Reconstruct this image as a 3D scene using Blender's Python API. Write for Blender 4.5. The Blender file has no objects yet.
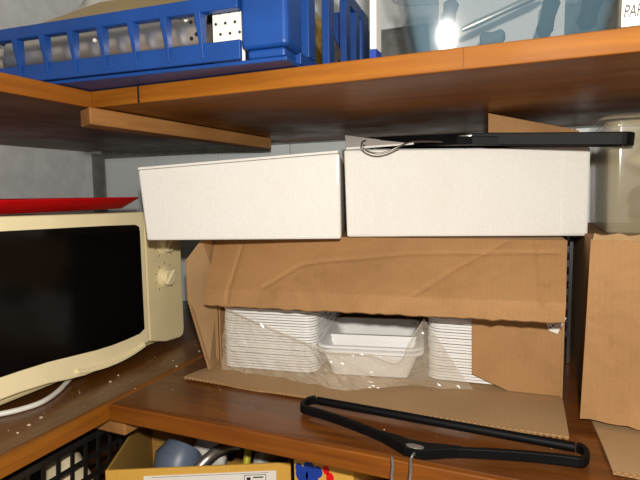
import bpy, bmesh, math, random
from mathutils import Vector, Matrix, noise

random.seed(7)
scene = bpy.context.scene
COL = scene.collection

# ------------------------------------------------------------------ camera
# World frame: x to the right along the back wall, y into it, z up,
# z = 0 is the top of the middle shelf.  The camera stands over x = y = 0.
F_PX = 508.25
CAM_ROT = Matrix(((0.92159536, -0.02363065, 0.38743203),
                  (0.38787439, 0.09381148, -0.91692577),
                  (-0.01467802, 0.9953095, 0.09562195)))
CAM_POS = Vector((0.0, 0.0, 0.3233))
cam_data = bpy.data.cameras.new('camera')
cam_data.sensor_width = 36.0
cam_data.lens = F_PX / 640.0 * 36.0
cam_data.clip_start = 0.02
cam = bpy.data.objects.new('camera', cam_data)
cam.matrix_world = Matrix.Translation(CAM_POS) @ CAM_ROT.to_4x4()
COL.objects.link(cam)
scene.camera = cam

# ------------------------------------------------------------------ light
world = bpy.data.worlds.new('world')
scene.world = world
world.use_nodes = True
world.node_tree.nodes['Background'].inputs[0].default_value = (1.0, 0.90, 0.78, 1)
world.node_tree.nodes['Background'].inputs[1].default_value = 0.34

def lamp(name, loc, power, radius, color):
    d = bpy.data.lights.new(name, 'POINT')
    d.energy = power
    d.shadow_soft_size = radius
    d.color = color
    o = bpy.data.objects.new(name, d)
    o.location = loc
    COL.objects.link(o)
    return o

lamp('camera_flash', (0.03, -0.03, 0.405), 31.0, 0.012, (1.0, 0.94, 0.85))

vs = scene.view_settings
vs.view_transform = 'Standard'
vs.look = 'None'
vs.exposure = 0.0
vs.gamma = 1.0
vs.use_curve_mapping = False

# ------------------------------------------------------------------ pixel helpers
def ray(px, py):
    return (CAM_ROT @ Vector((px - 320.0, 240.0 - py, -F_PX))).normalized()

def P(px, py, axis, val):
    """point seen at pixel (px, py) on the plane axis = val"""
    v = ray(px, py)
    return CAM_POS + v * ((val - CAM_POS[axis]) / v[axis])

# ------------------------------------------------------------------ materials
def S(r, g, b):
    def f(c):
        c /= 255.0
        return c / 12.92 if c <= 0.04045 else ((c + 0.055) / 1.055) ** 2.4
    return (f(r), f(g), f(b), 1.0)

class Mat:
    def __init__(self, name):
        self.m = bpy.data.materials.new(name)
        self.m.use_nodes = True
        self.nt = self.m.node_tree
        self.b = self.nt.nodes['Principled BSDF']
    def n(self, t, **kw):
        x = self.nt.nodes.new(t)
        for k, v in kw.items():
            setattr(x, k, v)
        return x
    def link(self, a, b):
        self.nt.links.new(a, b)
    def coords(self, scale=(1, 1, 1), rot=(0, 0, 0)):
        tc = self.n('ShaderNodeTexCoord')
        mp = self.n('ShaderNodeMapping')
        mp.inputs['Scale'].default_value = scale
        mp.inputs['Rotation'].default_value = rot
        self.link(tc.outputs['Object'], mp.inputs['Vector'])
        return mp.outputs[0]
    def noise(self, vec, scale, detail=4, rough=0.55, dist=0.0):
        t = self.n('ShaderNodeTexNoise')
        t.inputs['Scale'].default_value = scale
        t.inputs['Detail'].default_value = detail
        t.inputs['Roughness'].default_value = rough
        t.inputs['Distortion'].default_value = dist
        self.link(vec, t.inputs['Vector'])
        return t.outputs['Fac']
    def ramp(self, fac, stops):
        r = self.n('ShaderNodeValToRGB')
        els = r.color_ramp.elements
        while len(els) < len(stops):
            els.new(0.5)
        for e, (p, c) in zip(els, stops):
            e.position = p
            e.color = c
        self.link(fac, r.inputs[0])
        return r.outputs[0]
    def mix(self, fac, a, b, mode='MIX'):
        x = self.n('ShaderNodeMix', data_type='RGBA', blend_type=mode)
        for sock, v in ((x.inputs[0], fac), (x.inputs[6], a), (x.inputs[7], b)):
            if hasattr(v, 'is_output'):
                self.link(v, sock)
            else:
                sock.default_value = v
        return x.outputs[2]
    def bump(self, h, strength=0.2, dist=0.002):
        b = self.n('ShaderNodeBump')
        b.inputs['Strength'].default_value = strength
        b.inputs['Distance'].default_value = dist
        self.link(h, b.inputs['Height'])
        self.link(b.outputs[0], self.b.inputs['Normal'])
    def set(self, **kw):
        for k, v in kw.items():
            s = self.b.inputs[k.replace('_', ' ')]
            if hasattr(v, 'is_output'):
                self.link(v, s)
            else:
                s.default_value = v
        return self

def wood(name, cols, axis, rough=0.3, coat=0.3, scale=1.0, spec=0.5):
    m = Mat(name)
    sc = [22.0, 22.0, 22.0]
    sc[axis] = 1.6
    v = m.coords([s * scale for s in sc])
    a = m.noise(v, 1.0, 5, 0.6, 0.6)
    b = m.noise(m.coords([s * 5 * scale for s in sc]), 1.0, 3)
    big = m.noise(m.coords((3, 3, 3)), 1.0, 2)
    c = m.ramp(a, [(0.25, cols[0]), (0.5, cols[1]), (0.78, cols[2])])
    c = m.mix(0.35, c, m.ramp(b, [(0.3, cols[0]), (0.7, cols[2])]))
    c = m.mix(m.ramp(big, [(0.45, (0, 0, 0, 1)), (0.75, (0.5, 0.5, 0.5, 1))]), c, cols[0])
    r = m.ramp(m.noise(m.coords((9, 9, 9)), 1.0, 4),
               [(0.35, (rough, ) * 3 + (1,)), (0.7, (rough + 0.2, ) * 3 + (1,))])
    m.set(Base_Color=c, Roughness=r, Coat_Weight=coat, Coat_Roughness=0.18, Specular_IOR_Level=spec)
    m.bump(b, 0.08, 0.001)
    return m.m

def plain(name, col, rough=0.5, var=0.12, nscale=30, bump=0.05, **kw):
    m = Mat(name)
    f = m.noise(m.coords(), nscale, 5)
    lo = tuple(x * (1 - var) for x in col[:3]) + (1,)
    hi = tuple(min(1, x * (1 + var)) for x in col[:3]) + (1,)
    m.set(Base_Color=m.ramp(f, [(0.3, lo), (0.7, hi)]), Roughness=rough, **kw)
    if bump:
        m.bump(f, bump, 0.001)
    return m.m

def cardboard(name, base, dark, axis=0, flute=0.3, stain=0.5):
    m = Mat(name)
    v = m.coords()
    fine = m.noise(v, 260, 4, 0.7)
    big = m.noise(v, 7, 5, 0.65, 0.6)
    spots = m.noise(v, 34, 3, 0.5, 0.3)
    c = m.ramp(fine, [(0.3, tuple(x * 0.90 for x in base[:3]) + (1,)), (0.7, base)])
    c = m.mix(m.ramp(big, [(0.42, (0, 0, 0, 1)), (0.72, (stain, ) * 3 + (1,))]), c, dark)
    c = m.mix(m.ramp(spots, [(0.66, (0, 0, 0, 1)), (0.76, (stain * 0.6, ) * 3 + (1,))]), c, dark)
    w = m.n('ShaderNodeTexWave', wave_type='BANDS', bands_direction='XYZ'[axis])
    w.inputs['Scale'].default_value = 42
    w.inputs['Distortion'].default_value = 1.5
    w.inputs['Detail'].default_value = 2
    m.link(v, w.inputs['Vector'])
    c = m.mix(0.05, c, m.ramp(w.outputs['Fac'], [(0.2, dark), (0.7, base)]))
    m.set(Base_Color=c, Roughness=0.8)
    m.bump(w.outputs['Fac'], flute, 0.0004)
    return m.m

M = {}
M['wood_x'] = wood('varnished_wood_x', (S(66, 32, 8), S(106, 57, 15), S(134, 78, 25)), 0, 0.30, 0.3)
M['wood_y'] = wood('varnished_wood_y', (S(66, 35, 9), S(104, 61, 18), S(132, 82, 28)), 1, 0.30, 0.3)
M['wood_up'] = wood('varnished_wood_upper', (S(100, 56, 18), S(136, 82, 30), S(158, 102, 42)), 0, 0.32, 0.0, 1.0, 0.12)
M['wood_upy'] = wood('greyed_wood_upper', (S(86, 68, 52), S(114, 92, 74), S(134, 110, 90)), 1, 0.45, 0.0, 1.0, 0.25)
M['edge_up'] = wood('orange_edge_wood', (S(112, 60, 5), S(148, 86, 11), S(172, 108, 22)), 0, 0.5, 0.0, 1.0, 0.3)
M['edge_upy'] = wood('orange_edge_wood_y', (S(106, 56, 6), S(142, 82, 14), S(166, 102, 24)), 1, 0.5, 0.0, 1.0, 0.3)
M['edge_mid'] = wood('red_edge_wood', (S(84, 40, 6), S(124, 66, 12), S(150, 88, 20)), 0, 0.45, 0.0, 1.0, 0.3)
M['edge_midy'] = wood('red_edge_wood_y', (S(100, 54, 10), S(142, 82, 18), S(166, 104, 28)), 1, 0.45, 0.0, 1.0, 0.3)
M['batten'] = wood('raw_batten_wood', (S(132, 86, 38), S(166, 116, 60), S(186, 136, 80)), 1, 0.6, 0.0)
M['card'] = cardboard('brown_cardboard', S(172, 129, 82), S(136, 98, 58), 0, 0.16, 0.7)
M['card_in'] = cardboard('pale_cardboard', S(176, 142, 100), S(150, 114, 74), 0, 0.22, 0.4)
M['card_y'] = cardboard('brown_cardboard_side', S(170, 132, 86), S(134, 96, 56), 1, 0.16, 0.5)
M['white_card'] = cardboard('white_cardboard', S(232, 230, 225), S(216, 209, 196), 0, 0.06, 0.3)
M['tape'] = plain('packing_tape', S(206, 196, 172), 0.25, 0.08, 20)
M['cream'] = plain('cream_plastic', S(244, 230, 186), 0.35, 0.05, 12, 0.02)
M['cream2'] = plain('yellowed_cream_plastic', S(236, 220, 172), 0.4, 0.05, 12, 0.02)
M['mw_body'] = plain('cream_painted_metal', S(206, 190, 146), 0.4, 0.06, 10, 0.02)
M['glass_black'] = plain('black_glass', S(7, 7, 7), 0.16, 0.2, 5, 0.0, Specular_IOR_Level=0.2)
M['red'] = plain('red_plastic', S(228, 18, 24), 0.3, 0.08, 12, 0.02)
M['black'] = plain('black_plastic', S(9, 9, 10), 0.55, 0.25, 60, 0.05, Specular_IOR_Level=0.15)
M['black2'] = plain('black_basket_plastic', S(26, 24, 24), 0.45, 0.25, 40, 0.05)
M['print'] = plain('dark_print', S(110, 96, 66), 0.6, 0.1)
M['ink'] = plain('black_ink', S(40, 38, 44), 0.6, 0.1)
M['blue'] = plain('blue_crate_plastic', S(14, 64, 136), 0.45, 0.14, 18, 0.05)
M['blue_print'] = plain('blue_print', S(24, 60, 156), 0.5, 0.1)
M['yellow_card'] = cardboard('yellow_printed_card', S(222, 172, 72), S(196, 140, 48), 0, 0.1, 0.3)
M['yellow_in'] = cardboard('yellow_brown_card_inside', S(176, 134, 58), S(146, 104, 38), 2, 0.5, 0.4)
M['paper'] = plain('white_paper', S(232, 228, 220), 0.7, 0.03)
M['foam'] = plain('white_foam', S(236, 236, 234), 0.45, 0.02, 40, 0.02)
M['cable'] = plain('white_cable', S(222, 220, 214), 0.4, 0.04)
M['angle'] = plain('grey_painted_metal', S(116, 118, 110), 0.5, 0.25, 40, 0.15)
M['grout'] = plain('grout', S(120, 122, 120), 0.9, 0.2, 60)
M['tile'] = plain('white_wall_tile', S(226, 234, 236), 0.3, 0.04, 10, 0.05)
M['wall'] = plain('painted_plaster', S(222, 224, 226), 0.7, 0.10, 26, 0.6)
M['floor'] = plain('grey_floor', S(120, 114, 106), 0.7, 0.15, 6)
M['steel'] = plain('brushed_steel', S(206, 200, 190), 0.34, 0.12, 18, 0.03, Metallic=0.9)
M['chrome'] = plain('dark_chrome_wire', S(190, 186, 180), 0.3, 0.1, 40, 0.0, Metallic=0.8)
M['wire'] = plain('dark_wire', S(110, 104, 98), 0.3, 0.1, 40, 0.0, Metallic=0.9)
M['brass'] = plain('brass_sheet', S(196, 168, 104), 0.4, 0.1, 12, 0.05, Metallic=0.6)
M['gold'] = plain('gold_foil', S(170, 138, 66), 0.3, 0.3, 60, 0.6, Metallic=0.8)
M['hole'] = plain('dark_hole', S(18, 16, 14), 0.8, 0.1)
M['crumb'] = plain('crumbs', S(206, 190, 160), 0.8, 0.2)
M['greyblue'] = plain('grey_blue_plastic', S(98, 110, 130), 0.4, 0.1)
M['lime'] = plain('yellow_green_plastic', S(186, 176, 40), 0.4, 0.1)
M['grey_cloth'] = plain('dark_grey_cloth', S(92, 94, 100), 0.9, 0.3, 60, 0.4)
M['beige'] = plain('beige_stuff', S(222, 206, 172), 0.8, 0.2, 30, 0.3)
M['crumple'] = plain('crumpled_grey_plastic', S(188, 186, 178), 0.35, 0.2, 30, 0.3)

def clear(name, tint, alpha_lo, alpha_hi, rough, nscale=14, bump=0.3):
    """thin translucent film or wall: part see-through, part glossy milky"""
    m = Mat(name)
    f = m.noise(m.coords(), nscale, 4, 0.6, 0.5)
    m.set(Base_Color=tint, Roughness=rough, Specular_IOR_Level=0.8,
          Alpha=m.ramp(f, [(0.3, (alpha_lo,) * 3 + (1,)), (0.75, (alpha_hi,) * 3 + (1,))]))
    m.bump(f, bump, 0.004)
    return m.m
M['film'] = clear('clear_bag_film', S(226, 214, 194), 0.16, 0.46, 0.12, 9, 0.2)
M['tub'] = clear('blueish_tub_plastic', S(104, 136, 154), 0.22, 0.32, 0.075, 8, 0.0)
M['tub2'] = clear('clear_tub_plastic', S(196, 184, 150), 0.24, 0.34, 0.12, 8, 0.05)

# ------------------------------------------------------------------ mesh helpers
class MB:
    """collects shapes in one bmesh; build() links it as one mesh object"""
    def __init__(self):
        self.bm = bmesh.new()
    def poly(self, pts):
        return self.bm.faces.new([self.bm.verts.new(p) for p in pts])
    def hexa(self, b, t):
        """bottom quad b, top quad t (same winding, counter-clockwise seen from above)"""
        v = [self.bm.verts.new(p) for p in list(b) + list(t)]
        for f in ((3, 2, 1, 0), (4, 5, 6, 7), (0, 1, 5, 4), (1, 2, 6, 5), (2, 3, 7, 6), (3, 0, 4, 7)):
            self.bm.faces.new([v[i] for i in f])
        return self
    def box(self, x0, x1, y0, y1, z0, z1):
        q = [(x0, y0), (x1, y0), (x1, y1), (x0, y1)]
        return self.hexa([(x, y, z0) for x, y in q], [(x, y, z1) for x, y in q])
    def slab(self, pts, t):
        """polygon pts extruded by vector t"""
        t = Vector(t)
        a = [self.bm.verts.new(p) for p in pts]
        b = [self.bm.verts.new(Vector(p) + t) for p in pts]
        n = len(a)
        self.bm.faces.new(a[::-1])
        self.bm.faces.new(b)
        for i in range(n):
            self.bm.faces.new((a[i], a[(i + 1) % n], b[(i + 1) % n], b[i]))
        return self
    def panel(self, pts, th):
        """polygon given thickness th along its own normal"""
        p = [Vector(q) for q in pts]
        nrm = Vector((0, 0, 0))
        for i in range(len(p)):
            nrm += (p[i] - p[0]).cross(p[(i + 1) % len(p)] - p[0])
        return self.slab(p, nrm.normalized() * th)
    def tube(self, pts, r, n=10, cap=True):
        pts = [Vector(p) for p in pts]
        rs = r if isinstance(r, (list, tuple)) else [r] * len(pts)
        rings = []
        up = None
        for i, p in enumerate(pts):
            d = (pts[min(i + 1, len(pts) - 1)] - pts[max(i - 1, 0)]).normalized()
            if up is None:
                up = Vector((0, 0, 1)) if abs(d.z) < 0.9 else Vector((1, 0, 0))
            s = d.cross(up).normalized()
            up = s.cross(d).normalized()
            rings.append([self.bm.verts.new(p + (s * math.cos(a) + up * math.sin(a)) * rs[i])
                          for a in [2 * math.pi * k / n for k in range(n)]])
        for a, b in zip(rings, rings[1:]):
            for k in range(n):
                self.bm.faces.new((a[k], a[(k + 1) % n], b[(k + 1) % n], b[k]))
        if cap:
            self.bm.faces.new(rings[0][::-1])
            self.bm.faces.new(rings[-1])
        return self
    def loops(self, rings, close=True, cap0=True, cap1=True):
        R = [[self.bm.verts.new(p) for p in r] for r in rings]
        n = len(R[0])
        for a, b in zip(R, R[1:]):
            for k in range(n if close else n - 1):
                self.bm.faces.new((a[k], a[(k + 1) % n], b[(k + 1) % n], b[k]))
        if cap0:
            self.bm.faces.new(R[0][::-1])
        if cap1:
            self.bm.faces.new(R[-1])
        return self
    def build(self, name, mat, parent=None, bevel=0.0, smooth=False, seg=2, angle=35):
        me = bpy.data.meshes.new(name)
        bmesh.ops.recalc_face_normals(self.bm, faces=self.bm.faces)
        self.bm.to_mesh(me)
        self.bm.free()
        me.materials.append(mat if not isinstance(mat, str) else M[mat])
        o = bpy.data.objects.new(name, me)
        COL.objects.link(o)
        if parent is not None:
            o.parent = parent
            o.matrix_parent_inverse = base_inverse(parent)
        if bevel:
            b = o.modifiers.new('bevel', 'BEVEL')
            b.width = bevel
            b.segments = seg
            b.limit_method = 'ANGLE'
            b.angle_limit = math.radians(angle)
        if smooth:
            for p in me.polygons:
                p.use_smooth = True
        return o

def base_inverse(o):
    m = Matrix.Identity(4)
    while o is not None:
        m = Matrix.Translation(-Vector(o.location)) @ m if o.location.length else m
        o = None
    return m

def smooth_by_angle(o, deg=40):
    me = o.data
    for p in me.polygons:
        p.use_smooth = True
    bm = bmesh.new()
    bm.from_mesh(me)
    for e in bm.edges:
        if len(e.link_faces) == 2 and e.calc_face_angle(0) > math.radians(deg):
            e.smooth = False
    bm.to_mesh(me)
    bm.free()
    return o

def tag(o, label, cat, group=None):
    o['label'] = label
    o['category'] = cat
    if group:
        o['group'] = group
    return o

def thing(name, label, cat, loc, group=None):
    o = bpy.data.objects.new(name, None)
    o.location = loc
    o.empty_display_size = 0.05
    COL.objects.link(o)
    return tag(o, label, cat, group)

def struct(o):
    o['kind'] = 'structure'
    return o

def arc(cx, cy, r, a0, a1, n):
    return [(cx + r * math.cos(a0 + (a1 - a0) * i / n), cy + r * math.sin(a0 + (a1 - a0) * i / n)) for i in range(n + 1)]

def rrect(w, d, r, n=5):
    """rounded rectangle, centred, counter-clockwise"""
    pts = []
    for sx, sy, a in ((1, 1, 0), (-1, 1, 90), (-1, -1, 180), (1, -1, 270)):
        pts += arc(sx * (w / 2 - r), sy * (d / 2 - r), r, math.radians(a), math.radians(a + 90), n)
    return pts

def spline(pts, n=8):
    """Catmull-Rom through pts"""
    p = [Vector(q) for q in pts]
    p = [p[0] * 2 - p[1]] + p + [p[-1] * 2 - p[-2]]
    out = []
    for i in range(1, len(p) - 2):
        for k in range(n):
            t = k / n
            a, b, c, d = p[i - 1:i + 3]
            out.append(0.5 * ((2 * b) + (c - a) * t + (2 * a - 5 * b + 4 * c - d) * t * t + (3 * b - a - 3 * c + d) * t ** 3))
    out.append(p[-2])
    return out

# ================================================================== THE SETTING
WX, WY = -1.24, 1.20            # left wall, back wall
EX, EY = -0.60, 0.570           # shelf edges (inner corner of the L)
ZU = 0.45                       # underside of the upper shelf
TU = 0.0225

struct(MB().box(-2.2, 2.2, -2.2, 2.2, -1.05, -1.0).build('floor', 'floor'))
struct(MB().box(WX - 0.08, WX, -0.9, WY + 0.08, -1.0, 1.35).build('wall_left', 'wall'))
wb = struct(MB().box(WX, 1.5, WY + 0.006, WY + 0.08, -1.0, 1.35).build('wall_back', 'grout'))
tile_mesh = None
step = 0.2203
for r in (0, 1, -2, -3):
    for k in range(8):
        x0 = -1.248 + k * step
        z0 = 0.4485 - (r + 1) * step + (0.03 if r < 0 else 0)
        if tile_mesh is None:
            t = MB().box(0, step - 0.003, 0, 0.008, 0, step - 0.003).build('tile', 'tile', bevel=0.0012)
            tile_mesh = t
        else:
            t = tile_mesh.copy()
            COL.objects.link(t)
        t.parent = wb
        t.location = (x0 + 0.001, WY - 0.002, z0)
struct(MB().slab([(WX, WY - 0.003, -0.02), (WX + 0.022, WY - 0.003, -0.02), (WX + 0.022, WY - 0.009, -0.02),
                  (WX + 0.007, WY - 0.009, -0.02), (WX + 0.007, WY - 0.034, -0.02), (WX, WY - 0.034, -0.02)],
                 (0, 0, 0.466)).build('trim_1', 'angle', bevel=0.001))
struct(MB().box(WX + 0.024, -0.64, WY - 0.010, WY - 0.004, ZU - 0.019, ZU - 0.001).build('trim_2', 'angle', bevel=0.001))

# ------------------------------------------------------------------ shelves
def shelf(label, x0, x1, y0, y1, z0, z1, mat, emat, edge):
    t = thing('shelf_board', label, 'shelf', ((x0 + x1) / 2, (y0 + y1) / 2, z0))
    e = 0.010
    if edge == 'y':
        MB().box(x0, x1, y0 + e, y1, z0, z1).build('board', mat, t, bevel=0.001)
        MB().box(x0, x1, y0, y0 + e - 0.0003, z0 - 0.0004, z1 + 0.0004).build('edge_strip', emat, t, bevel=0.0015)
    else:
        MB().box(x0, x1 - e, y0, y1, z0, z1).build('board', mat, t, bevel=0.001)
        MB().box(x1 - e + 0.0003, x1, y0, y1, z0 - 0.0004, z1 + 0.0004).build('edge_strip', emat, t, bevel=0.0015)
    return t

su = shelf('upper varnished wooden shelf with orange front edge along the tiled wall', EX + 0.001, 1.2, EY, WY - 0.012, ZU, ZU + TU, 'wood_up', 'edge_up', 'y')
shelf('upper greyish-brown wooden shelf along the painted side wall', WX + 0.008, EX, -0.7, WY - 0.058, ZU, ZU + TU, 'wood_upy', 'edge_upy', 'x')
sm = shelf('middle varnished wooden shelf carrying the open carton and black hanger', EX + 0.001, 1.2, EY, WY - 0.012, -0.0255, 0, 'wood_x', 'edge_mid', 'y')
shelf('middle varnished wooden shelf with crumbs under the cream microwave', WX + 0.008, EX, -0.7, WY - 0.058, -0.0255, 0, 'wood_y', 'edge_midy', 'x')
tag(MB().box(WX + 0.008, 1.2, 0.40, WY - 0.01, -0.345, -0.32).build('shelf_board', 'wood_x', bevel=0.002),
    'lowest wooden shelf under the yellow box and black basket', 'shelf')
# dark crack where the upper edge strip is pieced together
MB().box(-0.5135, -0.5105, EY - 0.0008, EY + 0.002, ZU + 0.0, ZU + TU).build('edge_joint', 'hole', su)
MB().box(-0.0735, -0.0725, EY - 0.0006, EY + 0.002, ZU + 0.0, ZU + TU).build('edge_joint', 'edge_mid', su)
# battens under the joints
tag(MB().hexa([(-0.628, 0.574, 0.424), (-0.590, 0.556, 0.424), (-0.572, 1.07, 0.424), (-0.612, 1.07, 0.424)],
              [(-0.628, 0.574, 0.4485), (-0.590, 0.556, 0.4485), (-0.572, 1.07, 0.4485), (-0.612, 1.07, 0.4485)]).build('shelf_batten', 'batten', bevel=0.002),
    'pale raw wood batten under the upper shelf joint', 'batten')
tag(MB().hexa([(-0.655, 0.586, -0.056), (-0.585, 0.585, -0.056), (-0.565, 1.14, -0.056), (-0.635, 1.14, -0.056)],
              [(-0.655, 0.586, -0.0265), (-0.585, 0.585, -0.0265), (-0.565, 1.14, -0.0265), (-0.635, 1.14, -0.0265)]).build('shelf_batten', 'batten', bevel=0.003),
    'pale raw wood batten end under the middle shelf joint', 'batten')

# ================================================================== OPEN CARTON WITH TRAYS
def lerp(a, b, t):
    return Vector(a) + (Vector(b) - Vector(a)) * t

def flute(parent, p0, p1, nrm, th, mat='card', pitch=0.0075):
    """corrugation showing on a cut cardboard edge from p0 to p1; nrm is the sheet normal"""
    p0, p1, nrm = Vector(p0), Vector(p1), Vector(nrm).normalized()
    L = (p1 - p0).length
    n = int(L / pitch * 6)
    d = (p1 - p0) / n
    out = d.cross(nrm).normalized() * 0.0018
    m = MB()
    pts = [p0 + d * i + nrm * (th * 0.42 * math.sin(i * math.pi / 3)) for i in range(n + 1)]
    m.loops([[p + out - nrm * 0.0004, p + out + nrm * 0.0004, p - out + nrm * 0.0004, p - out - nrm * 0.0004] for p in pts])
    return m.build('corrugated_edge', mat, parent)

A = Vector((-0.540, 0.785, 0.0))
B = Vector((0.046, 0.832, 0.0))
u = (B - A).normalized()
w = Vector((-u.y, u.x, 0))
DEP, HT, TH = 0.335, 0.2455, 0.0035
ZV = Vector((0, 0, 1))
carton = thing('cardboard_carton', 'open brown cardboard carton holding stacks of white foam trays', 'box', A.lerp(B, 0.5))
z1 = ZV * 0.0005
MB().panel([A + z1, B + z1, B + w * DEP + z1, A + w * DEP + z1], TH).build('floor_panel', 'card_in', carton)
zt = ZV * (HT - TH)
MB().panel([A + zt, B + zt, B + w * DEP + zt, A + w * DEP + zt], TH).build('top_panel', 'card', carton, bevel=0.001)
zl, zh = ZV * (TH + 0.0006), ZV * (HT - TH - 0.0002)
MB().slab([A + zl, A + w * DEP + zl, A + w * DEP + zh, A + zh], u * TH).build('side_panel', 'card_y', carton)
MB().slab([B + zl, B + w * DEP + zl, B + w * DEP + zh, B + zh], -u * TH).build('side_panel', 'card_y', carton)
MB().slab([A + w * DEP + u * TH + zl, B + w * DEP - u * TH + zl, B + w * DEP - u * TH + zh, A + w * DEP + u * TH + zh], -w * TH).build('back_panel', 'card_in', carton)

# drooping top flap, creased and a little warped
FL, FR = P(201, 302, 1, 0.705), P(566, 319, 1, 0.72)
TL, TR = A + ZV * HT, B + ZV * HT
def flap_grid(name, a0, a1, b0, b1, th, mat, nx=40, ny=10, bow=0.004, rag=0.0, seed=0, creases=(), fold=None):
    """warped sheet: hinge a0-a1, free edge b0-b1"""
    a0, a1, b0, b1 = map(Vector, (a0, a1, b0, b1))
    nr = (a1 - a0).cross(b0 - a0).normalized()
    g = []
    for j in range(ny + 1):
        row = []
        for i in range(nx + 1):
            s, t = i / nx, j / ny
            p = a0.lerp(a1, s).lerp(b0.lerp(b1, s), t)
            q = p * 9 + Vector((seed * 3.1, 0, 0))
            p = p + nr * (bow * math.sin(math.pi * t) + 0.0028 * (noise.noise(q) * min(1, 3 * t)))
            for line in creases:
                dm = 9.0
                for (s0, t0), (s1, t1) in zip(line, line[1:]):
                    ax, ay, bx, by = s0 * 0.57, t0 * 0.14, s1 * 0.57, t1 * 0.14
                    qx, qy = s * 0.57, t * 0.14
                    k = max(0, min(1, ((qx - ax) * (bx - ax) + (qy - ay) * (by - ay)) / ((bx - ax) ** 2 + (by - ay) ** 2)))
                    dm = min(dm, math.hypot(qx - ax - k * (bx - ax), qy - ay - k * (by - ay)))
                p = p + nr * 0.0022 * max(0, 1 - dm / 0.006)
            if fold and t > fold:
                p = p - nr * 0.012 * (t - fold) / (1 - fold) * (-1 if nr.y > 0 else 1)
            if j == ny and rag:
                p = p + (b0 - a0).normalized() * rag * noise.noise(p * 70)
            row.append(p)
        g.append(row)
    m = MB()
    V1 = [[m.bm.verts.new(p) for p in r] for r in g]
    V2 = [[m.bm.verts.new(p + nr * th) for p in r] for r in g]
    for j in range(ny):
        for i in range(nx):
            m.bm.faces.new((V1[j][i], V1[j][i + 1], V1[j + 1][i + 1], V1[j + 1][i]))
            m.bm.faces.new((V2[j][i], V2[j + 1][i], V2[j + 1][i + 1], V2[j][i + 1]))
    bd1 = [V1[0][i] for i in range(nx)] + [V1[j][nx] for j in range(ny)] + [V1[ny][i] for i in range(nx, 0, -1)] + [V1[j][0] for j in range(ny, 0, -1)]
    bd2 = [V2[0][i] for i in range(nx)] + [V2[j][nx] for j in range(ny)] + [V2[ny][i] for i in range(nx, 0, -1)] + [V2[j][0] for j in range(ny, 0, -1)]
    n = len(bd1)
    for k in range(n):
        m.bm.faces.new((bd1[k], bd1[(k + 1) % n], bd2[(k + 1) % n], bd2[k]))
    return m, nr

fw = -w
m, nr = flap_grid('top_flap', TL + fw * 0.001, TR + fw * 0.001, FL, FR, 0.0035, 'card', nx=150, ny=36, rag=0.0025, fold=0.80,
                  creases=[[(0.20, 0.75), (0.30, 0.42), (0.36, 0.36), (0.62, 0.22), (0.98, 0.16)], [(0.64, 0.78), (0.74, 0.40), (0.86, 0.02)], [(0.93, 0.0), (0.95, 0.8)], [(0.10, 0.0), (0.08, 0.95)]])
top_flap = m.build('top_flap', 'card', carton, smooth=False)
# raised creases and a paler band along the lower edge of the flap
nrf = (TR - TL).cross(FL - TL).normalized()
def onflap(s, t, off=0.0062):
    p = TL.lerp(TR, s).lerp(FL.lerp(FR, s), t)
    sgn = -1 if nrf.y > 0 else 1
    return p + nrf * sgn * (off if sgn < 0 else off)
# bottom flap on the shelf
b0, b1 = P(184, 379, 2, 0.002), P(569, 440, 2, 0.002)
m, _ = flap_grid('bottom_flap', A + fw * 0.001 + ZV * 0.001, B + fw * 0.001 + ZV * 0.001, b0, b1, -0.0035, 'card_in', bow=-0.001, rag=0.0015, seed=3)
bf = m.build('bottom_flap', 'card_in', carton)
flute(bf, b0 + ZV * 0.0022 + fw * 0.001, b1 + ZV * 0.0022 + fw * 0.001, ZV, 0.003)
# left flap pushed outwards, inner face to the camera
lf = [A + ZV * 0.004, A + ZV * 0.243, P(203, 241, 1, 0.735), P(188, 261, 1, 0.722), P(190, 300, 1, 0.722), P(211, 370, 1, 0.735)]
lf = [Vector(p) + Vector((-0.001, -0.001, 0)) for p in lf]
hin = [A + ZV * z + Vector((-0.001, -0.001, 0)) for z in (0.004, 0.10, 0.16, 0.243)]
fre = [lf[5], lf[4], lf[3], lf[2]]
sv = Vector((-0.0036, -0.0006, 0))
side = MB().loops([[h, f_, f_ + sv, h + sv] for h, f_ in zip(hin, fre)]).build('side_flap', 'card_in', carton)
flute(side, lf[3] + Vector((-0.0018, 0, 0)), lf[4] + Vector((-0.0018, 0, 0)), (1, 0, 0), 0.003)
flute(side, lf[4] + Vector((-0.0018, 0, 0)), lf[5] + Vector((-0.0018, 0, 0)), (1, 0, 0), 0.003)
# right flap folded inwards with a cut corner
Bi = B + w * 0.002 - u * 0.001
def inner(px, py):
    v = ray(px, py)
    n0 = w
    t = (Bi - CAM_POS).dot(n0) / v.dot(n0)
    return CAM_POS + v * t
rf = [inner(472, 300), inner(472, 374), inner(508, 399), inner(562, 401.5), inner(564, 300)]
rf[2].z = max(rf[2].z, 0.005); rf[3].z = max(rf[3].z, 0.005)
rflap = MB().slab(rf, w * 0.0035).build('side_flap', 'card', carton, bevel=0.0006)
# scuffed torn paper scrap on the right corner, with printed dashes
sc = [inner(544, 318) - w * 0.0042, inner(566, 317) - w * 0.0042, inner(557, 333) - w * 0.0042, inner(549, 330) - w * 0.0042]
scrap = MB().slab(sc, -w * 0.0006).build('torn_paper', 'paper', carton)
md = MB()
for k in range(4):
    p = inner(549 + k * 3, 328 - k * 2.2) - w * 0.0052
    md.slab([p, p + u * 0.0022 + ZV * 0.001, p + u * 0.0022 + ZV * 0.0042, p + ZV * 0.003], -w * 0.0003)
md.build('printed_marks', 'ink', scrap)

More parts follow.
